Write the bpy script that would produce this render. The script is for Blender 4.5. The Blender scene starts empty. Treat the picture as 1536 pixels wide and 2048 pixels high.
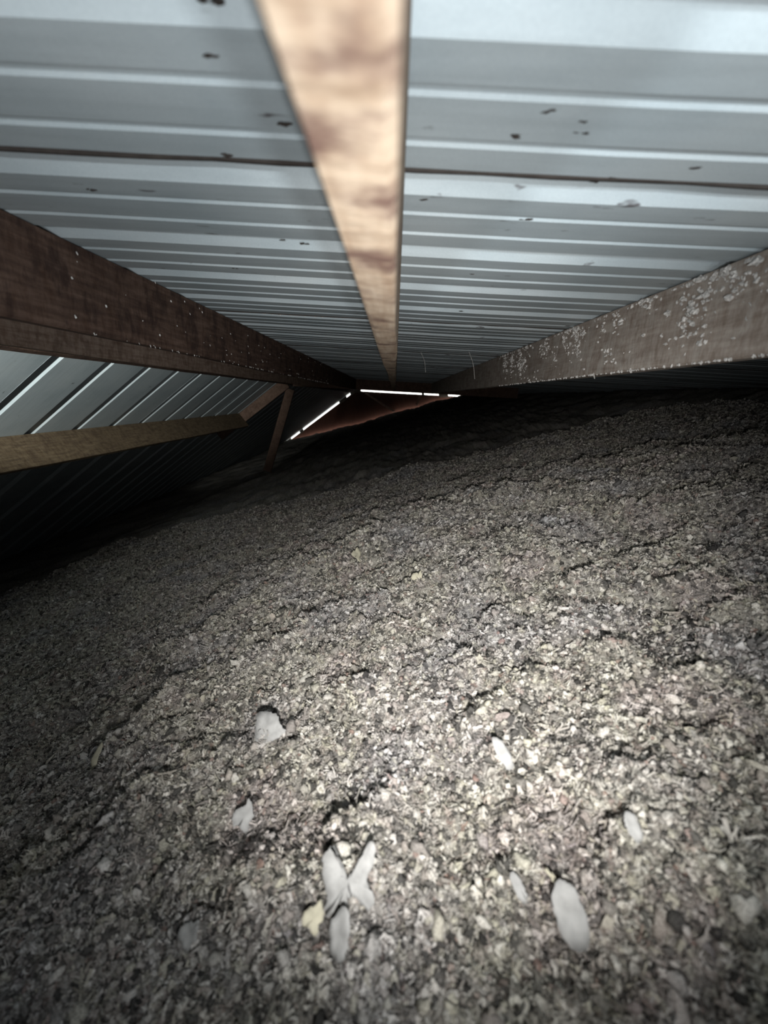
import bpy, math, random
import numpy as np
from mathutils import Matrix, Vector

random.seed(7)
rng = np.random.default_rng(7)
scene = bpy.context.scene
C = scene.collection

# ------------------------------------------------------------------ camera
# building frame: X across the roof (right +), Y along the ridge, Z up; the camera is the origin
cam_data = bpy.data.cameras.new('camera')
cam_data.sensor_fit = 'HORIZONTAL'
cam_data.sensor_width = 36.0
cam_data.lens = 856.7 / 1536 * 36.0
cam_data.clip_start = 0.01
cam_data.dof.use_dof = True
cam_data.dof.focus_distance = 1.5
cam_data.dof.aperture_fstop = 4.5
cam = bpy.data.objects.new('camera', cam_data)
C.objects.link(cam)
F, VX, VY, ROLL = 856.7, 791.0, 795.6, 0.2767
d = Vector((VX - 768, 1024 - VY, -F)).normalized()          # building +Y seen from the camera
up = Vector((0, 1, 0)); up = (up - d * up.dot(d)).normalized()
ri = d.cross(up)
Uc = math.cos(ROLL) * up - math.sin(ROLL) * ri
Rc = math.cos(ROLL) * ri + math.sin(ROLL) * up
cam.matrix_world = Matrix((Rc, d, Uc)).to_4x4()
scene.camera = cam

# ------------------------------------------------------------------ world and lights
world = bpy.data.worlds.new('sky'); scene.world = world
world.use_nodes = True
bgn = world.node_tree.nodes['Background']
bgn.inputs[0].default_value = (1.0, 0.97, 0.92, 1); bgn.inputs[1].default_value = 4.0

def aim(o, target):
    v = Vector(target) - o.location
    o.rotation_euler = v.to_track_quat('-Z', 'Y').to_euler()

def spot(name, loc, target, watts, size_deg, blend, radius, col):
    l = bpy.data.lights.new(name, 'SPOT')
    l.energy = watts; l.spot_size = math.radians(size_deg); l.spot_blend = blend
    l.shadow_soft_size = radius; l.color = col
    o = bpy.data.objects.new(name, l); C.objects.link(o)
    o.location = loc; aim(o, target)
    return o
spot('hand_torch', (0.0, -0.10, -0.04), (-0.05, 1.25, -0.36), 60.0, 85, 1.0, 0.012, (1.0, 0.97, 0.935))
spot('phone_flash', (0.012, -0.06, -0.10), (-0.10, 1.0, 0.12), 13.0, 150, 1.0, 0.008, (0.98, 0.99, 1.0))
spot('hatch_lamp', (0.12, -1.15, -0.34), (0.16, 1.0, 0.22), 70.0, 60, 1.0, 0.03, (0.92, 0.975, 1.0))
spot('side_lamp', (0.40, -1.15, -0.34), (0.78, 0.75, 0.10), 72.0, 36, 0.12, 0.018, (0.90, 0.965, 1.0))
spot('left_slope_fill', (-1.25, -0.30, 0.49), (-1.95, 2.6, 0.80), 850.0, 30, 0.6, 0.03, (0.97, 1.0, 0.95))  # added fill light, no real lamp here, brightens the left roof slope

scene.view_settings.view_transform = 'Standard'
scene.view_settings.look = 'None'
scene.view_settings.gamma = 1.0
scene.view_settings.use_curve_mapping = False
scene.view_settings.exposure = 0.0

# ------------------------------------------------------------------ dimensions
M_ = 0.3509; H = 0.2478; RX = -1.4256; RZ = H - M_ * RX
TH = math.atan(M_)
SN, CS = math.sin(TH), math.cos(TH)
GAB = 17.26                     # distance of the far gable
YN = -1.6                       # where the attic closes behind the camera
Y0 = 0.5333; PITCH = 0.2286; PITCH_L = 0.4133
RAF = 6.5                      # cross rafter
XR_END, XL_END = 3.3, -5.7

def roof_z(x):
    return H - M_ * x if x > RX else RZ - M_ * (RX - x)

# ------------------------------------------------------------------ helpers
def mesh_obj(name, verts, faces, mat=None, parent=None, smooth=False):
    me = bpy.data.meshes.new(name)
    me.from_pydata([tuple(v) for v in verts], [], [tuple(f) for f in faces])
    me.validate(); me.update()
    if smooth:
        me.polygons.foreach_set('use_smooth', [True] * len(me.polygons))
    if mat: me.materials.append(mat)
    o = bpy.data.objects.new(name, me); C.objects.link(o)
    if parent: o.parent = parent
    return o

def tag(o, label=None, cat=None, group=None, kind=None):
    if label: o['label'] = label
    if cat: o['category'] = cat
    if group: o['group'] = group
    if kind: o['kind'] = kind
    return o

def empty(name, loc=(0, 0, 0)):
    o = bpy.data.objects.new(name, None); C.objects.link(o); o.location = loc
    o.empty_display_size = 0.05
    return o

def lattice(shape_seed):
    return np.random.default_rng(shape_seed).random((256, 256))

_lat = {}
def vnoise(x, y, scale, seed):
    """smooth value noise in -1..1"""
    if seed not in _lat: _lat[seed] = lattice(seed)
    L = _lat[seed]
    u = np.asarray(x) / scale + 1000.0; v = np.asarray(y) / scale + 1000.0
    i = np.floor(u).astype(int); j = np.floor(v).astype(int)
    fu = u - i; fv = v - j
    fu = fu * fu * (3 - 2 * fu); fv = fv * fv * (3 - 2 * fv)
    g = lambda a, b: L[a % 256, b % 256]
    n = (g(i, j) * (1 - fu) + g(i + 1, j) * fu) * (1 - fv) + (g(i, j + 1) * (1 - fu) + g(i + 1, j + 1) * fu) * fv
    return n * 2 - 1

# ------------------------------------------------------------------ materials
class NT:
    def __init__(self, name):
        self.m = bpy.data.materials.new(name); self.m.use_nodes = True
        self.t = self.m.node_tree; self.n = self.t.nodes; self.b = self.n['Principled BSDF']
    def node(self, typ, **kw):
        n = self.n.new(typ)
        for k, v in kw.items():
            if k.startswith('i_'): n.inputs[k[2:].replace('_', ' ')].default_value = v
            else: setattr(n, k, v)
        return n
    def link(self, a, b): self.t.links.new(a, b)
    def coords(self, scale=(1, 1, 1), out='Object'):
        tc = self.node('ShaderNodeTexCoord'); mp = self.node('ShaderNodeMapping')
        mp.inputs['Scale'].default_value = scale
        self.link(tc.outputs[out], mp.inputs[0]); return mp.outputs[0]
    def noise(self, vec, scale, detail=4, rough=.55):
        n = self.node('ShaderNodeTexNoise'); n.inputs['Scale'].default_value = scale
        n.inputs['Detail'].default_value = detail; n.inputs['Roughness'].default_value = rough
        self.link(vec, n.inputs['Vector']); return n.outputs['Fac']
    def ramp(self, fac, stops, interp='LINEAR'):
        r = self.node('ShaderNodeValToRGB'); e = r.color_ramp.elements; r.color_ramp.interpolation = interp
        while len(e) > 1: e.remove(e[-1])
        e[0].position = stops[0][0]; e[0].color = (*stops[0][1], 1)
        for p, c in stops[1:]:
            k = e.new(p); k.color = (*c, 1)
        self.link(fac, r.inputs[0]); return r.outputs[0]
    def mix(self, fac, a, b, mode='MIX'):
        n = self.node('ShaderNodeMix', data_type='RGBA', blend_type=mode)
        for s, v in ((n.inputs['Factor'], fac), (n.inputs[6], a), (n.inputs[7], b)):
            if isinstance(v, (int, float)): s.default_value = v
            elif isinstance(v, tuple): s.default_value = (*v, 1)
            else: self.link(v, s)
        return n.outputs[2]
    def bump(self, h, strength, dist):
        b = self.node('ShaderNodeBump'); b.inputs['Strength'].default_value = strength
        b.inputs['Distance'].default_value = dist
        self.link(h, b.inputs['Height']); self.link(b.outputs[0], self.b.inputs['Normal'])
    def done(self, col=None, rough=.8, metal=0.0, spec=.3):
        if col is not None:
            if isinstance(col, tuple): self.b.inputs['Base Color'].default_value = (*col, 1)
            else: self.link(col, self.b.inputs['Base Color'])
        self.b.inputs['Roughness'].default_value = rough
        self.b.inputs['Metallic'].default_value = metal
        self.b.inputs['Specular IOR Level'].default_value = spec
        return self.m

def metal_mat():
    t = NT('painted_roof_metal')
    v = t.coords((1, 1, 1)); vs = t.coords((1.5, 22, 1.5))
    base = t.ramp(t.noise(v, 3.5, 5), [(.3, (.40, .47, .50)), (.55, (.48, .545, .57)), (.75, (.53, .585, .60))])
    streak = t.ramp(t.noise(vs, 3, 5), [(.3, (.86, .86, .86)), (.6, (1, 1, 1))])
    col = t.mix(.7, base, streak, 'MULTIPLY')
    # dust smudges, drawn out along the ribs
    sp = t.noise(t.coords((1.0, 2.6, 1.0)), 17, 3, .5)
    spots = t.ramp(sp, [(.0, (0, 0, 0)), (.705, (0, 0, 0)), (.76, (1, 1, 1))])
    col = t.mix(spots, col, (.12, .115, .12))
    fine = t.noise(v, 420, 2)
    col = t.mix(.35, col, t.ramp(fine, [(.3, (.75, .75, .78)), (.7, (1, 1, 1))]), 'MULTIPLY')
    t.bump(t.noise(v, 60, 3), .08, .002)
    return t.done(col, .5, .15, .4)

def wood_mat(name, light, mid, dark, stain, stain_amt=.6, band=True):
    t = NT(name)
    v = t.coords((1, 1, 1)); g = t.coords((14, 1.2, 14)); x = t.coords((5, 11, 5))
    col = t.ramp(t.noise(g, 7, 6, .6), [(.3, dark), (.5, mid), (.68, light)])
    # rough-sawn marks across the board
    saw = t.ramp(t.noise(x, 5, 6, .7), [(.34, (.60, .53, .48)), (.56, (1, 1, 1))])
    col = t.mix(.75, col, saw, 'MULTIPLY')
    st = t.ramp(t.noise(t.coords((3, 5, 3)), 4.2, 6, .66), [(.50, (0, 0, 0)), (.62, (1, 1, 1))])
    f = t.node('ShaderNodeMath', operation='MULTIPLY'); t.link(st, f.inputs[0]); f.inputs[1].default_value = stain_amt
    col = t.mix(f.outputs[0], col, stain)
    t.bump(t.noise(x, 12, 5), .5, .002)
    return t.done(col, .85, 0, .15)

M_METAL = metal_mat()
M_TAN = wood_mat('tan_rough_sawn_wood', (.43, .35, .27), (.36, .285, .212), (.28, .20, .14), (.11, .066, .053), .95)
M_RED = wood_mat('dark_reddish_wood', (.15, .10, .078), (.10, .064, .049), (.06, .038, .031), (.032, .02, .018), .7)
M_PINK = wood_mat('dusty_brown_wood', (.58, .45, .37), (.48, .36, .29), (.34, .24, .19), (.12, .07, .05), .4)
M_GREY = wood_mat('dusty_grey_brown_wood', (.47, .42, .375), (.38, .33, .29), (.29, .245, .21), (.50, .47, .43), .5)
M_BROWN = wood_mat('brown_framing_wood', (.12, .08, .06), (.09, .058, .044), (.06, .04, .03), (.04, .025, .018), .4)
M_OLIVE = wood_mat('dim_olive_brown_wood', (.15, .115, .072), (.11, .082, .052), (.07, .05, .034), (.045, .03, .02), .5)
M_PLANK = wood_mat('red_brown_gable_boards', (.085, .036, .025), (.06, .026, .018), (.042, .018, .013), (.07, .03, .02), .4)

def fluff_mat(name, instanced):
    t = NT(name)
    if instanced:
        oi = t.node('ShaderNodeObjectInfo'); r = oi.outputs['Random']
        col = t.ramp(r, [(0, (.055, .054, .054)), (.14, (.13, .128, .126)), (.24, (.30, .29, .28)), (.36, (.42, .385, .365)),
                         (.48, (.50, .485, .465)), (.58, (.55, .535, .465)), (.68, (.54, .53, .52)),
                         (.80, (.66, .645, .625)), (.94, (.82, .805, .78)), (.975, (.31, .225, .20)), (1.0, (.42, .41, .42))], 'LINEAR')
        geo = t.node('ShaderNodeNewGeometry'); pos = geo.outputs['Position']
    else:
        geo = t.node('ShaderNodeNewGeometry'); pos = geo.outputs['Position']
        n = t.node('ShaderNodeTexNoise'); n.inputs['Scale'].default_value = 95; n.inputs['Detail'].default_value = 5
        n.inputs['Roughness'].default_value = .7
        t.link(pos, n.inputs['Vector'])
        col = t.ramp(n.outputs['Fac'], [(.3, (.09, .088, .086)), (.5, (.30, .29, .28)), (.7, (.56, .545, .525))])
    # patches of slightly different shredded stock
    n2 = t.node('ShaderNodeTexNoise'); n2.inputs['Scale'].default_value = 4.5; n2.inputs['Detail'].default_value = 4
    t.link(pos, n2.inputs['Vector'])
    tint = t.ramp(n2.outputs['Fac'], [(.30, (.86, .88, .92)), (.45, (1, .97, .93)), (.55, (1, .99, .88)), (.62, (1.0, .92, .88)), (.75, (.92, .91, .90))])
    col = t.mix(.8, col, tint, 'MULTIPLY')
    n3 = t.node('ShaderNodeTexNoise'); n3.inputs['Scale'].default_value = 480; n3.inputs['Detail'].default_value = 3
    t.link(pos, n3.inputs['Vector'])
    col = t.mix(.8, col, t.ramp(n3.outputs['Fac'], [(.3, (.45, .44, .43)), (.62, (1.1, 1.1, 1.1))]), 'MULTIPLY')
    t.bump(n3.outputs['Fac'], .7, .002)
    return t.done(col, .95, 0, .05)
M_FLUFF = fluff_mat('shredded_cellulose', True)
M_BED = fluff_mat('cellulose_bed', False)

def plain(name, col, rough=.9, var=.15, scale=60):
    t = NT(name); v = t.coords()
    n = t.noise(v, scale, 4)
    a = tuple(c * (1 - var) for c in col); b = tuple(min(1, c * (1 + var)) for c in col)
    t.bump(n, .3, .002)
    return t.done(t.ramp(n, [(.35, a), (.65, b)]), rough, 0, .1)
M_PAPER = plain('grey_white_paper', (.40, .40, .39))
M_PAPERY = plain('yellowish_paper', (.56, .53, .41))
M_DUST = plain('dust_tufts', (.52, .51, .49), .95, .35, 180)
M_SEAM = plain('dark_seam_dirt', (.035, .03, .027))
M_SHELL = plain('dark_board', (.10, .085, .07))

# ------------------------------------------------------------------ roof (the setting's ceiling)
ceiling = empty('ceiling'); tag(ceiling, 'pale blue-grey ribbed metal roof sheets seen from below', None, None, 'structure')

FOOT = 0.055
def profile_period(y):
    f = y + FOOT
    pts = [(y, 0), (y + .013, .018), (y + .034, .018), (f, 0)]
    for fr in (.253, .56):
        a = f + fr * PITCH
        pts += [(a - .016, 0), (a - .012, .0028), (a - .0035, .0028), (a, 0)]
    return pts

def make_panel_mesh(side):
    """one sheet of four ribs; local Y from its first rib, lap over the next sheet"""
    prof = []
    if side > 0:
        for k in range(4): prof += profile_period(k * PITCH)
        prof += [(4 * PITCH - .0005, 0.0), (4 * PITCH + .011, .0165)]
    else:                                                    # the far slope has wider, plain-panned sheets
        for k in range(2): y = k * PITCH_L; prof += [(y, 0), (y + .018, .024), (y + .046, .024), (y + .086, 0)]
        prof += [(2 * PITCH_L - .0005, 0.0), (2 * PITCH_L + .014, .0185)]
    xe = XR_END if side > 0 else XL_END
    ln = abs(xe - RX)
    segs = 14
    vs, fs = [], []
    n = len(prof)
    for lay, dz in ((0, 0.0), (1, .0007)):
        for s in range(segs + 1):
            x = RX + side * ln * s / segs
            wob = .0012 * math.sin(s * 2.1 + side)
            for (yy, hh) in prof:
                vs.append((x - side * 0, yy, roof_z(x) + hh + wob + dz))
    blk = n * (segs + 1)
    for lay in (0, 1):
        for s in range(segs):
            for i in range(n - 1):
                a = lay * blk + s * n + i
                q = (a, a + 1, a + n + 1, a + n)
                fs.append(q if (lay == 0) == (side < 0) else q[::-1])
    for s in range(segs):                                    # rims
        a = s * n; fs.append((a, a + n, a + n + blk, a + blk))
        b = s * n + n - 1; fs.append((b, b + blk, b + n + blk, b + n))
    me = bpy.data.meshes.new('roof_panel'); me.from_pydata(vs, [], fs); me.update()
    me.materials.append(M_METAL)
    return me
COVER = 4 * PITCH
for side in (1, -1):
    me = make_panel_mesh(side)
    start, cover = (Y0, COVER) if side > 0 else (2.25, 2 * PITCH_L)
    k = math.floor((YN - .2 - start) / cover)
    while start + k * cover < GAB + .35:
        o = bpy.data.objects.new('roof_panel', me); C.objects.link(o); o.parent = ceiling
        o.location = (0, start + k * cover, 0.0004 * (k % 2))
        k += 1
# dark dirty sealant bead along each lap of the near slope
rs = random.Random(11)
for k in range(-2, 9):
    ys = Y0 + k * COVER - .003; vs = []; fs = []; N = 60
    for i in range(N + 1):
        x = RX + .1 + (2.6 - RX) * i / N
        w = .0022 + rs.uniform(-.0008, .0022); h = .0014 + rs.uniform(0, .0022)
        for (a, b) in ((-w, .002), (-w * .6, -h), (w * .4, -h), (w * .6, .002)):
            vs.append((x, ys + a, roof_z(x) + b))
    for i in range(N):
        for j in range(3): fs.append((i * 4 + j, i * 4 + j + 1, i * 4 + 5 + j, i * 4 + 4 + j))
    mesh_obj('lap_seam', vs, fs, M_SEAM, ceiling)
# ridge cap over the two slopes
vs = []; fs = []
for y in (YN - .2, GAB + .4):
    for (dx, dz) in ((-.15, -.15 * M_ + .022), (0, .03), (.15, -.15 * M_ + .022), (.15, -.15 * M_ + .026), (0, .034), (-.15, -.15 * M_ + .026)):
        vs.append((RX + dx, y, RZ + dz))
for i in range(6): fs.append((i, (i + 1) % 6, 6 + (i + 1) % 6, 6 + i))
mesh_obj('ridge_cap', vs, fs, M_METAL, ceiling)

# ------------------------------------------------------------------ boards
def board(name, p_top_left, along, down, width, depth, y0, y1, mat, parent=None, wobble=.0016, seed=0, segs=26):
    """board parallel to the ridge: cross-section from its upper corner along the slope and down square to it"""
    r = random.Random(seed)
    a = np.array(along); n = np.array(down); p = np.array(p_top_left)
    b = .003
    sec = [(0, 0), (width, 0), (width, depth - b), (width - b, depth), (b, depth), (0, depth - b)]
    vs, fs = [], []
    ph = [r.uniform(0, 6) for _ in range(4)]
    for i in range(segs + 1):
        y = y0 + (y1 - y0) * i / segs
        for j, (u, w) in enumerate(sec):
            jx = wobble * math.sin(y * 5 + ph[0] + j) + wobble * .6 * math.sin(y * 13 + ph[1] + 2 * j)
            jw = (wobble * math.sin(y * 4 + ph[2] + j) if w > 0 else 0)
            q = p + a * (u + (jx if 0 < j < 6 and w > 0 else 0)) + n * (w + jw)
            vs.append((q[0], y, q[1]))
    m = len(sec)
    for i in range(segs):
        for j in range(m):
            fs.append((i * m + j, i * m + (j + 1) % m, (i + 1) * m + (j + 1) % m, (i + 1) * m + j))
    fs.append(tuple(range(m))[::-1]); fs.append(tuple(segs * m + j for j in range(m)))
    me = bpy.data.meshes.new(name); me.from_pydata(vs, [], fs); me.update()
    import bmesh
    bm = bmesh.new(); bm.from_mesh(me); bmesh.ops.recalc_face_normals(bm, faces=bm.faces); bm.to_mesh(me); bm.free()
    me.materials.append(mat)
    o = bpy.data.objects.new(name, me); C.objects.link(o)
    if parent: o.parent = parent
    return o

AR, NR = (CS, -SN), (-SN, -CS)          # right slope: down-slope and inward normal
AL, NL = (-CS, -SN), (SN, -CS)          # left slope
DEP, WID = .1453, .034
EPS = .0025
def purlin_right(x, label, mat, seed, y0=YN + .05, depth=DEP, width=WID):
    p = (x + NR[0] * EPS, H - M_ * x + NR[1] * EPS)
    o = board('roof_purlin', p, AR, NR, width, depth, y0, RAF - .001, mat, seed=seed)
    return tag(o, label, 'beam', 'purlins under the metal roof')
def purlin_left(x, label, mat, seed, depth=DEP, width=WID):
    p = (x + NL[0] * EPS, roof_z(x) + NL[1] * EPS)
    o = board('roof_purlin', p, AL, NL, width, depth, YN + .05, RAF - .001, mat, seed=seed)
    return tag(o, label, 'beam', 'purlins under the metal roof')
purlin_right(.0415, 'pale tan rough-sawn roof purlin with dark stains, brightly lit', M_TAN, 1)
purlin_right(.5624, 'grey-brown roof purlin with grey insulation tufts stuck to its side', M_GREY, 2)
purlin_right(-.5056, 'dark reddish-brown roof purlin beside the tan purlin, blotchy side', M_RED, 3)
purlin_right(-1.03, 'dusty pinkish-brown roof purlin between dark red purlin and ridge board', M_PINK, 4)
purlin_left(-2.3014, 'dim olive-brown roof purlin on the far roof slope past the ridge', M_OLIVE, 5, depth=.225)
rb = board('ridge_board', (RX - .019, RZ - .012), (1, 0), (0, -1), .038, .125, YN + .05, GAB - .9, M_RED, seed=6)
tag(rb, 'dark reddish ridge board along the peak of the metal roof', 'beam')

def rafter(name, side, x_far, y, mat, label, width=.038, depth=DEP):
    th = np.array(AR if side > 0 else AL); n = np.array(NR if side > 0 else NL)
    x0 = RX + side * .078
    p0 = np.array([x0, roof_z(x0)]) + n * EPS; ln = abs(x_far - x0) / CS
    vs = []
    for t in (0, ln):
        for (w, yy) in ((0, y), (0, y + width), (depth, y + width), (depth, y)):
            q = p0 + th * t + n * w; vs.append((q[0], yy, q[1]))
    fs = [(0, 1, 2, 3), (4, 7, 6, 5), (0, 4, 5, 1), (1, 5, 6, 2), (2, 6, 7, 3), (3, 7, 4, 0)]
    o = mesh_obj(name, vs, fs, mat)
    return tag(o, label, 'beam')
rafter('cross_rafter', 1, 1.75, RAF, M_BROWN, 'brown cross rafter where the tan and grey purlins end')
rafter('cross_rafter', -1, -2.75, RAF, M_BROWN, 'brown cross rafter where the olive-brown purlin ends')

def strut(name, a, b, wx, wy, mat, label=None, parent=None, cat=None):
    a = Vector(a); b = Vector(b); z = (b - a).normalized(); yv = Vector((0, 1, 0)); x = yv.cross(z).normalized()
    vs = []
    for p in (a, b):
        for (i, j) in ((-1, -1), (1, -1), (1, 1), (-1, 1)):
            vs.append(p + x * i * wx / 2 + yv * j * wy / 2)
    fs = [(3, 2, 1, 0), (4, 5, 6, 7), (0, 1, 5, 4), (1, 2, 6, 5), (2, 3, 7, 6), (3, 0, 4, 7)]
    o = mesh_obj(name, vs, fs, mat, parent)
    if label: tag(o, label, cat)
    return o
strut('diagonal_brace', (-1.46, RAF + .07, .555), (-2.22, RAF + .07, -.50), .12, .038, M_BROWN, 'brown diagonal brace rising from the insulation to the ridge', cat='brace')

# ------------------------------------------------------------------ far gable
wall_far = empty('wall_far', (0, GAB, 0)); tag(wall_far, 'dark reddish-brown board gable wall with a strip of daylight above', None, None, 'structure')
GAPH = .062
x = XL_END + .2
while x < XR_END - .1:
    w = .195
    if not (roof_z(x) < -1.4):
        xs = [x, x + w]
        if x < RX < x + w: xs = [x, RX, x + w]
        top = [roof_z(a) - GAPH for a in xs]
        poly = [(a, t) for a, t in zip(xs, top)] + [(x + w, -1.7), (x, -1.7)]
        n = len(poly); vs = [(a, 0, t) for a, t in poly] + [(a, .022, t) for a, t in poly]
        fs = [tuple(range(n)), tuple(range(2 * n - 1, n - 1, -1))] + [(i, n + i, n + (i + 1) % n, (i + 1) % n) for i in range(n)]
        mesh_obj('gable_board', vs, fs, M_PLANK, wall_far)
    x += w + .004
# backing rail keeps the board joints dark
xs = [XL_END + .2, RX, XR_END - .1]
poly = [(a, roof_z(a) - GAPH - .03) for a in xs] + [(xs[2], -1.7), (xs[0], -1.7)]
vs = [(a, .03, t) for a, t in poly] + [(a, .05, t) for a, t in poly]; n = 5
mesh_obj('sheathing', vs, [tuple(range(n)), tuple(range(2 * n - 1, n - 1, -1))] + [(i, n + i, n + (i + 1) % n, (i + 1) % n) for i in range(n)], M_SHELL, wall_far)
# blocks that close the gap in places
for (xa, xb) in ((1.016, 1.104), (1.637, 1.98), (-4.02, -3.87), (-2.16, -1.83), (-1.645, RX), (RX, -1.21), (2.43, XR_END - .2), (XL_END + .3, -4.45)):
    vs = []
    for yy in (-.03, .02):
        for a in (xa, xb):
            vs += [(a, yy, roof_z(a) - GAPH - .06), (a, yy, roof_z(a) + .012)]
    mesh_obj('blocking', vs, [(0, 2, 3, 1), (4, 5, 7, 6), (0, 1, 5, 4), (2, 6, 7, 3), (1, 3, 7, 5), (0, 4, 6, 2)], M_SHELL, wall_far)
strut('gable_brace', (-1.08, GAB - .06, .50), (-.18, GAB - .06, -.50), .07, .05, M_PINK, 'tan brace slanting down the gable wall from the roof peak', cat='brace')
strut('gable_stud', (.93, GAB - .06, -.19), (.70, GAB - .06, -.52), .06, .05, M_PINK, 'short tan stud on the gable wall below the daylight strip', cat='stud')
# the end that closes the attic behind the camera
xs = [XL_END + .05, RX, XR_END - .05]
poly = [(a, roof_z(a) - .002) for a in xs] + [(xs[2], -1.7), (xs[0], -1.7)]
vs = [(a, YN - .05, t) for a, t in poly] + [(a, YN, t) for a, t in poly]
o = mesh_obj('wall_near', vs, [tuple(range(n)), tuple(range(2 * n - 1, n - 1, -1))] + [(i, n + i, n + (i + 1) % n, (i + 1) % n) for i in range(n)], M_SHELL)
tag(o, 'dark board end wall of the attic', None, None, 'structure')

# added light blocker, unseen behind the camera, keeps hatch lamp light off the insulation
blocker = empty('light_blocker_1', (0, -.75, 0)); tag(blocker, 'unseen board frame added behind the camera to block lamp light', None, None, 'structure')
for (xa, xb, ya, yb) in ((-.45, .85, 0, .018), (-.45, .85, -.78, -.762), (-.45, -.432, -.76, -.002), (.832, .85, -.76, -.002)):
    vs = [(a, b, c) for c in (-.95, -.25) for (a, b) in ((xa, ya), (xb, ya), (xb, yb), (xa, yb))]
    mesh_obj('blocker_board', vs, [(3, 2, 1, 0), (4, 5, 6, 7), (0, 1, 5, 4), (1, 2, 6, 5), (2, 3, 7, 6), (3, 0, 4, 7)], M_PINK, blocker)

# ------------------------------------------------------------------ insulation
def smooth(a, b, x):
    t = np.clip((x - a) / (b - a), 0, 1); return t * t * (3 - 2 * t)
def bed_z(x, y, fine=True):
    x = np.asarray(x, float); y = np.asarray(y, float)
    base = -.585 - .026 * (x + 1.2)
    # the near mound, with a crest that curves round in front of the camera
    cx, cy = .15, .75
    rx = np.where(x < cx, .95, 1.6); ry = np.where(y < cy, 2.0, 1.45)
    r = np.sqrt(((x - cx) / rx) ** 2 + ((y - cy) / ry) ** 2)
    z = base + .125 * (1 - smooth(.62, 1.5, r))
    z = z + .030 * vnoise(x, y, .42, 1) + .022 * vnoise(x, y, .17, 2) + .018 * vnoise(x, y, .075, 3)
    if fine:
        z = z + .015 * vnoise(x, y, .033, 4) + .007 * vnoise(x, y, .016, 5)
    # piled up against the gable
    z = z + .06 * smooth(13, 17, y) * (1 + vnoise(x, y, .7, 6))
    return z

def axis(fine0, fine1, step, lo, hi, grow):
    a = list(np.arange(fine0, fine1, step)); s = step
    while a[-1] < hi: s = min(s * grow, .12); a.append(a[-1] + s)
    s = step; b = [fine0]
    while b[-1] > lo: s = min(s * grow, .12); b.append(b[-1] - s)
    return np.array(b[:0:-1] + a)
gx = axis(-1.5, 1.4, .009, XL_END + .35, 3.05, 1.05)
gy = axis(.08, 2.4, .009, YN + .14, GAB - .16, 1.035)
XX, YY = np.meshgrid(gx, gy)
ZZ = bed_z(XX, YY)
# the bed stops where the roof comes down to it
RZ_ = np.where(XX > RX, H - M_ * XX, RZ - M_ * (RX - XX)) - .006
ZZ = np.minimum(ZZ, RZ_)
ny, nx = XX.shape
verts = np.stack([XX.ravel(), YY.ravel(), ZZ.ravel()], 1)
idx = np.arange(ny * nx).reshape(ny, nx)
quads = np.stack([idx[:-1, :-1], idx[:-1, 1:], idx[1:, 1:], idx[1:, :-1]], -1).reshape(-1, 4)
me = bpy.data.meshes.new('loose_insulation')
me.vertices.add(len(verts)); me.vertices.foreach_set('co', verts.ravel().astype(np.float32))
me.loops.add(quads.size); me.loops.foreach_set('vertex_index', quads.ravel().astype(np.int32))
me.polygons.add(len(quads)); me.polygons.foreach_set('loop_start', np.arange(0, quads.size, 4, dtype=np.int32))
me.polygons.foreach_set('loop_total', np.full(len(quads), 4, dtype=np.int32))
me.update(); me.validate()
me.materials.append(M_BED)
bed = bpy.data.objects.new('loose_insulation', me); C.objects.link(bed)
tag(bed, 'deep bed of loose grey shredded cellulose insulation over the attic floor', 'insulation', None, 'stuff')

# fluff clumps: crumpled flakes, tufts and curls (source meshes live only as instances)
import bmesh
src = bpy.data.collections.new('fluff_sources')
def crumple(seed):
    r = random.Random(seed); bm = bmesh.new()
    bmesh.ops.create_icosphere(bm, subdivisions=2, radius=1.0)
    ax = Vector((r.gauss(0, 1), r.gauss(0, 1), r.gauss(0, 1)))
    k = [Vector((r.gauss(0, 1), r.gauss(0, 1), r.gauss(0, 1))) * 2.2 for _ in range(5)]; ph = [r.uniform(0, 6) for _ in range(5)]
    for v in bm.verts:
        s = sum(math.sin(v.co.dot(kk) + p) for kk, p in zip(k, ph)) / 5
        v.co = v.co * (1 + .75 * s + r.uniform(-.42, .42))
    for v in bm.verts: v.co.z *= .62; v.co.x *= r.uniform(.95, 1.05) * 1.1
    return bm
def flake(seed):
    r = random.Random(seed); bm = bmesh.new(); n = 4
    g = {}
    cu, cv = r.uniform(-.6, .6), r.uniform(-.6, .6)
    for i in range(n + 1):
        for j in range(n):
            u = i / n * 2 - 1; v = j / (n - 1) * 2 - 1
            g[i, j] = bm.verts.new((u * 1.25 + r.uniform(-.22, .22), v * .75 * (1 - .3 * abs(u)) + r.uniform(-.2, .2), cu * u * u + cv * v * v + .25 * math.sin(3 * u + seed) + r.uniform(-.12, .12)))
    for i in range(n):
        for j in range(n - 1):
            bm.faces.new((g[i, j], g[i + 1, j], g[i + 1, j + 1], g[i, j + 1]))
    return bm
def curl(seed):
    r = random.Random(seed); bm = bmesh.new(); prev = None
    for i in range(8):
        t = i / 7; a = t * r.uniform(2.5, 4.5)
        c = Vector((math.cos(a) * 1.1, math.sin(a) * 1.1, (t - .5) * 1.6)); w = .22 * math.sin(math.pi * (t * .8 + .1))
        p = [bm.verts.new(c + Vector((w, 0, w))), bm.verts.new(c - Vector((w, 0, w)))]
        if prev: bm.faces.new((prev[0], prev[1], p[1], p[0]))
        prev = p
    return bm
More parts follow.
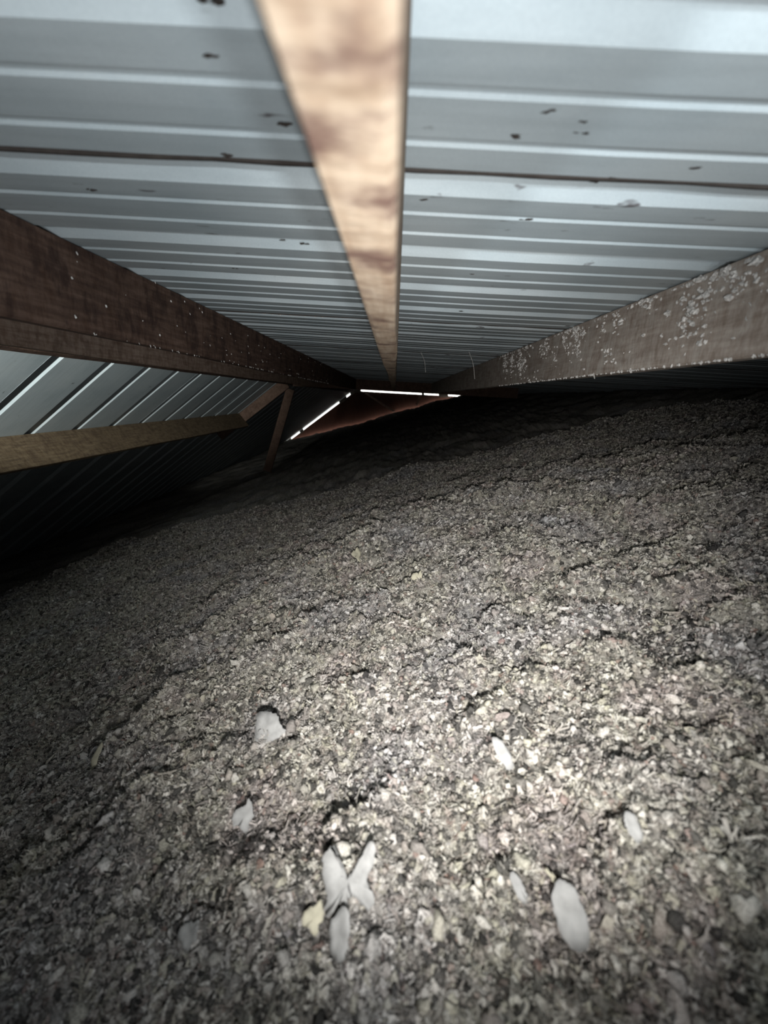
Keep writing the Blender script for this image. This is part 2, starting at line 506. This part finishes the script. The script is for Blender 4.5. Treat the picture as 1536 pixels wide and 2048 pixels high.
def fibres(seed):
    r = random.Random(seed); bm = bmesh.new()
    for k in range(11):
        a = Vector((r.gauss(0, 1), r.gauss(0, 1), r.gauss(0, .7))).normalized(); s_ = a.orthogonal().normalized()
        o_ = Vector((r.gauss(0, .35), r.gauss(0, .35), r.gauss(0, .25))); b_ = s_.cross(a) * r.uniform(-.6, .6); w = r.uniform(.07, .17); ln = r.uniform(.9, 1.9)
        prev = None
        for i in range(4):
            t = i / 3; c = o_ + a * ln * (t - .5) * 1.5 + b_ * (t * (1 - t)) * 3; ww = w * (1 - .5 * t)
            p = [bm.verts.new(c + s_ * ww), bm.verts.new(c - s_ * ww)]
            if prev: bm.faces.new((prev[0], prev[1], p[1], p[0]))
            prev = p
    return bm
kinds = [crumple(s) for s in range(5)] + [flake(s) for s in range(4)] + [curl(s) for s in range(2)] + [fibres(s) for s in range(4)]
for i, bm in enumerate(kinds):
    m2 = bpy.data.meshes.new('fluff'); bm.to_mesh(m2); bm.free(); m2.materials.append(M_FLUFF); m2.polygons.foreach_set('use_smooth', [True] * len(m2.polygons))
    so = bpy.data.objects.new('fluff_%02d' % i, m2); src.objects.link(so)

def scatter(n):
    y = .06 + 3.6 * rng.random(n * 3) ** 1.35
    half = .7 + .75 * y
    x = (rng.random(n * 3) * 2 - 1) * half - .12 * y
    ok = (x > -2.9) & (x < 2.2)
    x, y = x[ok][:n], y[ok][:n]
    return x, y
def build_scatter(n):
    x, y = scatter(n); n = len(x)
    z = bed_z(x, y)
    s = .0031 * np.exp(rng.normal(0, .36, n)) * (1 + .08 * y)
    big = rng.random(n) < .03; s[big] *= 1.5
    # clustering: tufts stand up where the coarse noise is high
    z = z + .35 * s + .006 * np.maximum(0, vnoise(x, y, .05, 9)) + rng.random(n) * .004
    rz = np.where(x > RX, H - M_ * x, RZ - M_ * (RX - x))
    ok = z < rz - .03
    x, y, z, s = x[ok], y[ok], z[ok], s[ok]; n = len(x)
    rot = np.stack([rng.uniform(-1.1, 1.1, n), rng.uniform(-1.1, 1.1, n), rng.uniform(0, 6.283, n)], 1)
    kind = rng.choice(15, n, p=[.07] * 5 + [.04] * 4 + [.075] * 2 + [.085] * 4)
    s = np.where(kind >= 11, s * 1.08, np.where(kind < 5, s * .78, s * .9))
    return np.stack([x, y, z], 1), rot, s, kind
pts, rot, scl, kind = build_scatter(420000)
pm = bpy.data.meshes.new('insulation_flakes')
pm.vertices.add(len(pts)); pm.vertices.foreach_set('co', pts.ravel().astype(np.float32))
a = pm.attributes.new('frot', 'FLOAT_VECTOR', 'POINT'); a.data.foreach_set('vector', rot.ravel().astype(np.float32))
a = pm.attributes.new('fscl', 'FLOAT', 'POINT'); a.data.foreach_set('value', scl.astype(np.float32))
a = pm.attributes.new('fkind', 'INT', 'POINT'); a.data.foreach_set('value', kind.astype(np.int32))
pm.update()
flakes = bpy.data.objects.new('insulation_flakes', pm); C.objects.link(flakes); flakes.parent = bed
tag(flakes, 'loose grey flakes and tufts on top of the insulation', None, None, 'stuff')
ng = bpy.data.node_groups.new('scatter_flakes', 'GeometryNodeTree')
ng.interface.new_socket('Geometry', in_out='INPUT', socket_type='NodeSocketGeometry')
ng.interface.new_socket('Geometry', in_out='OUTPUT', socket_type='NodeSocketGeometry')
gi = ng.nodes.new('NodeGroupInput'); go = ng.nodes.new('NodeGroupOutput')
ci = ng.nodes.new('GeometryNodeCollectionInfo'); ci.inputs['Collection'].default_value = src
ci.inputs['Separate Children'].default_value = True; ci.inputs['Reset Children'].default_value = True
iop = ng.nodes.new('GeometryNodeInstanceOnPoints'); iop.inputs['Pick Instance'].default_value = True
def attr(name, typ):
    n = ng.nodes.new('GeometryNodeInputNamedAttribute'); n.data_type = typ; n.inputs['Name'].default_value = name
    return n.outputs['Attribute']
e2r = ng.nodes.new('FunctionNodeEulerToRotation')
ng.links.new(gi.outputs[0], iop.inputs['Points']); ng.links.new(ci.outputs[0], iop.inputs['Instance'])
ng.links.new(attr('fkind', 'INT'), iop.inputs['Instance Index'])
ng.links.new(attr('frot', 'FLOAT_VECTOR'), e2r.inputs[0]); ng.links.new(e2r.outputs[0], iop.inputs['Rotation'])
ng.links.new(attr('fscl', 'FLOAT'), iop.inputs['Scale']); ng.links.new(iop.outputs[0], go.inputs[0])
md = flakes.modifiers.new('scatter', 'NODES'); md.node_group = ng

# ------------------------------------------------------------------ paper scraps on the insulation
CAMROT = cam.matrix_world.to_3x3()
def on_bed(px, py):
    """point of the bed that the photograph shows at a pixel"""
    v = CAMROT @ Vector((px - 768, 1024 - py, -F)); v.normalize()
    t = .2
    for _ in range(4000):
        p = v * t
        if p.z < float(bed_z(p.x, p.y, False)) + .008: break
        t += .002
    return v * t
def scrap(name, px, py, outline, size, mat, label, tilt=(0, 0, 0), curl_=.12, seed=0, rise=.016, group=None):
    r = random.Random(seed)
    for _ in range(2):                                            # rounded, then frayed edge
        o2 = []
        for a, b in zip(outline, outline[1:] + outline[:1]):
            o2 += [(a[0] * .75 + b[0] * .25, a[1] * .75 + b[1] * .25), (a[0] * .25 + b[0] * .75, a[1] * .25 + b[1] * .75)]
        outline = o2
    outline = [(u + r.uniform(-.06, .06), v + r.uniform(-.06, .06)) for u, v in outline]
    n = len(outline); vs = []; fs = []
    c = (sum(p[0] for p in outline) / n, sum(p[1] for p in outline) / n)
    rings = (1.0, .62, .28)
    def height(u, v): return curl_ * (u * u - .6 * v * v + .5 * u * v) + .05 * math.sin(5 * u + seed) + .04 * math.sin(6 * v + seed)
    for lay in (0, -.022):
        for k in rings:
            for (u, v) in outline:
                q = (c[0] + (u - c[0]) * k, c[1] + (v - c[1]) * k)
                vs.append((q[0] * size, q[1] * size, (height(*q) + lay) * size))
        vs.append((c[0] * size, c[1] * size, (height(*c) + lay) * size))
    blk = 3 * n + 1
    for lay in (0, 1):
        o_ = lay * blk; fl = (lambda f: f) if lay == 0 else (lambda f: f[::-1])
        for k in range(2):
            for i in range(n):
                fs.append(fl((o_ + k * n + i, o_ + k * n + (i + 1) % n, o_ + (k + 1) * n + (i + 1) % n, o_ + (k + 1) * n + i)))
        for i in range(n): fs.append(fl((o_ + 2 * n + i, o_ + 2 * n + (i + 1) % n, o_ + 3 * n)))
    for i in range(n): fs.append((i, blk + i, blk + (i + 1) % n, (i + 1) % n))
    o = mesh_obj(name, vs, fs, mat, smooth=True)
    p = on_bed(px, py); o.location = (p.x, p.y, p.z + rise)
    # lies tipped towards the camera's side of the heap
    o.rotation_euler = (math.radians(28) + tilt[0], tilt[1], -.15 + tilt[2])
    return tag(o, label, 'paper scrap', group)
PENT = [(-.95, -.75), (.1, -1.0), (.75, -.7), (1.2, -.55), (.75, -.1), (.55, .45), (.0, .75), (-.95, .95), (-.85, .1)]
SLIP = [(-.45, 1.0), (.05, 1.05), (.35, .5), (.5, -.2), (.45, -1.0), (.0, -.95), (-.35, -.1)]
OVAL = [(-.5, .7), (-.1, 1.1), (.35, 1.0), (.55, .3), (.5, -.6), (.1, -1.15), (-.4, -.8), (-.62, 0)]
WING = [(-.95, 1.0), (-.62, 1.15), (-.5, .55), (-.42, .2), (-.1, .1), (.15, .3), (.45, .75), (.95, 1.2), (1.1, .8), (.75, .3), (.55, -.05), (.85, -.55), (.6, -1.0), (.3, -.65), (-.05, -.35), (-.3, -.75), (-.55, -.55), (-.9, -1.0), (-1.1, -.7), (-.85, -.1), (-1.15, .5)]
RAG = [(-.7, .6), (-.1, .75), (.3, .55), (.8, .9), (.75, .2), (.5, -.5), (.1, -.45), (-.2, -1.1), (-.55, -.8), (-.6, -.3), (-1.0, -.1)]
scrap('paper_scrap', 547, 1470, PENT, .028, M_PAPER, 'pale grey torn paper scrap with a pointed corner, flat on the insulation', (.12, 0, .1), .04, 1, rise=.021)
scrap('paper_scrap', 712, 1785, WING, .027, M_PAPER, 'whitish ragged butterfly-shaped paper scrap on the insulation', (.3, .05, .1), .12, 2)
scrap('paper_scrap', 1010, 1528, SLIP, .020, M_PAPER, 'narrow pale paper slip lying aslant on the insulation', (.3, .1, .35), .08, 3)
scrap('paper_scrap', 1148, 1858, OVAL, .024, M_PAPER, 'pale oval paper flake with a thin curled strip beside it', (.3, 0, .15), .1, 4)
scrap('paper_strip', 1122, 1805, [(-.15, 1.0), (.05, 1.0), (.22, .4), (.3, -.3), (.32, -1.0), (.12, -1.0), (.08, -.3), (-.02, .4)], .017, M_PAPERY, 'thin curled buff paper strip beside the oval flake', (.3, 0, .45), .2, 5)
scrap('paper_scrap', 690, 1895, OVAL, .019, M_PAPER, 'dull grey elongated paper flake just below the butterfly-shaped scrap', (.3, .1, -.25), .1, 6)
scrap('paper_scrap', 640, 1858, RAG, .013, M_PAPERY, 'small buff ragged scrap between the butterfly-shaped scrap and the dull grey flake', (.3, 0, .5), .1, 7)
scrap('paper_scrap', 197, 1530, [(-.4, -.8), (.1, -.5), (.5, .2), (.75, 1.0), (.2, .75), (-.35, .1)], .027, M_PAPERY, 'yellowish pointed paper scrap on the crest of the insulation', (.3, -.2, .1), .1, 8)
scrap('paper_scrap', 498, 1650, RAG, .018, M_PAPER, 'crumpled light grey scrap near the pointed-corner paper scrap', (.3, 0, .8), .25, 9)
scrap('paper_scrap', 1043, 1800, SLIP, .013, M_PAPER, 'small pale wedge of paper near the oval flake', (.3, 0, .2), .1, 10)
scrap('paper_scrap', 1272, 1680, OVAL, .012, M_PAPER, 'small rounded pale flake in the darker grey insulation', (.3, .1, .3), .1, 11)
scrap('paper_scrap', 392, 1890, RAG, .014, M_PAPER, 'light ragged flake in the dim insulation below the crumpled grey scrap', (.3, 0, .1), .2, 12)
scrap('paper_scrap', 30, 1560, OVAL, .010, M_PAPER, 'little grey flake beside the yellowish pointed scrap', (.3, .1, .2), .1, 13)
scrap('paper_scrap', 838, 1165, RAG, .018, M_PAPERY, 'cream ragged scrap on the brightly lit top of the mound', (.5, 0, .2), .2, 14)
scrap('paper_scrap', 717, 1118, RAG, .026, M_PAPERY, 'large cream tuft of paper on the lit crest of the mound', (.6, 0, 1.2), .3, 15)

# ------------------------------------------------------------------ dust and tufts caught on the purlins
def tufts(name, items, mat, label, parent=None):
    """items: (location, size, stretch vector)"""
    vs, fs = [], []
    for i, (p, s, st) in enumerate(items):
        bm = crumple(1000 + i % 40); bm.verts.ensure_lookup_table(); base = len(vs)
        st = Vector(st)
        for v in bm.verts:
            q = v.co * s; q = q + st * (v.co.dot(st.normalized()) if st.length > 0 else 0)
            vs.append(Vector(p) + q)
        for f in bm.faces: fs.append([base + v.index for v in f.verts])
        bm.free()
    o = mesh_obj(name, vs, fs, mat, parent)
    return tag(o, label, None if parent else 'dust', None, 'stuff')
rr = random.Random(3)
items = []
pr = np.array([.5624, H - M_ * .5624])
def on_face(x0, y, w, out=.001):
    p = np.array([x0, H - M_ * x0]) + np.array(NR) * (EPS + w) - np.array(AR) * out
    return (p[0], y, p[1])
centres = [(.46 + 1.75 * rr.random() ** 1.3, min(abs(rr.gauss(0, .045)), .11)) for _ in range(46)]
for i in range(900):
    cy_, cw = rr.choice(centres)
    k = rr.gauss(0, 1)
    y = cy_ + .016 * k + rr.gauss(0, .008); w = cw + rr.gauss(0, .012) - .012 * k
    if rr.random() < .2: y = .45 + 1.9 * rr.random() ** 1.3; w = rr.random() ** 2 * DEP
    w = min(max(w, .006), DEP)
    s = .001 + .0032 * rr.random() ** 2.5
    if w < .055 and y < 1.15 and rr.random() < .3: s *= 1.9
    dn = rr.uniform(0, .0035)
    items.append((on_face(.5624, y, w), s, (-.36 * dn, -rr.uniform(-.2, .9) * dn, -.93 * dn)))
for i in range(260):                                            # fringe along the lower edge
    y = .45 + 1.8 * rr.random() ** 1.3
    s = rr.uniform(.0005, .0018)
    items.append((on_face(.5624, y, DEP + .0005), s, (0, rr.uniform(-.001, .001), -rr.uniform(.0005, .003) * (3.5 if rr.random() < .06 else 1))))
tufts('dust_tufts', items, M_DUST, 'grey insulation tufts clinging to the grey-brown purlin')
items = []
for i in range(150):
    y = .8 + 3.0 * rr.random()
    x0 = -.5056 + WID * CS
    w = DEP if rr.random() < .55 else rr.uniform(0, DEP)
    p = np.array([x0, H - M_ * x0]) + np.array(NR) * (EPS + w) + np.array(AR) * .004 + np.array([0, -.010 + .0])
    p[1] += .010
    items.append(((p[0], y, p[1]), rr.uniform(.0004, .0013), (0, 0, -rr.uniform(0, .004))))
tufts('dust_specks', items, M_DUST, 'small dust specks along the dark reddish purlin')

def strand(x, y, z0, z1, r):
    bm = []
    n = 9; vs = []; fs = []
    for i in range(n):
        t = i / (n - 1); cx = x + .004 * math.sin(5 * t + x * 30); cyy = y + .003 * math.sin(7 * t)
        for k in range(4):
            a = k * math.pi / 2; vs.append((cx + r * math.cos(a), cyy + r * math.sin(a), z0 + (z1 - z0) * t))
    for i in range(n - 1):
        for k in range(4): fs.append((i * 4 + k, i * 4 + (k + 1) % 4, i * 4 + 4 + (k + 1) % 4, i * 4 + 4 + k))
    return vs, fs
for (x, y, ln, lab) in ((.19, 2.35, .10, 'short dusty cobweb strand hanging under the roof beside the tan purlin'), (.40, 2.2, .13, 'long dusty cobweb strand hanging between the tan and grey-brown purlins')):
    zt = H - M_ * x - .001
    vs, fs = strand(x, y, zt, zt - ln, .0011)
    o = mesh_obj('cobweb_strand', vs, fs, M_DUST); tag(o, lab, 'cobweb', 'cobweb strands under the roof')

# flecks of dirt and dust stuck to the underside of the sheets
def fleck_items(spots, size, sq):
    it = []
    for (x, y) in spots:
        for q in range(3):
            xx = x + rr.gauss(0, size * 1.6); it.append(((xx, y + rr.gauss(0, size * .5), roof_z(xx) - .0004), size * rr.uniform(.4, .9), (sq * size, 0, -sq * size * M_)))
    return it
dark = [(.186, .427), (.166, .463), (.213, .439), (.217, .454), (-.066, .385), (-.03, .462), (-.045, .34), (-.075, .781), (-.103, .769), (.226, .642), (.23, 1.253), (.267, .536), (.276, .528), (-.10, .52), (.10, .60), (.34, .50), (-.30, .62), (-.24, .95), (.2, .9)]
tufts('dirt_flecks', fleck_items(dark, .0020, .9), M_SEAM, 'dark dirt flecks stuck to the pale roof sheets', ceiling)
dust = [(-.32 + .0165 * i + rr.uniform(-.005, .005), 1.46 + rr.uniform(-.006, .006)) for i in range(11)]
tufts('dust_flecks', fleck_items(dust, .0016, .4), M_DUST, 'row of pale dust flecks on the roof sheet between purlins', ceiling)
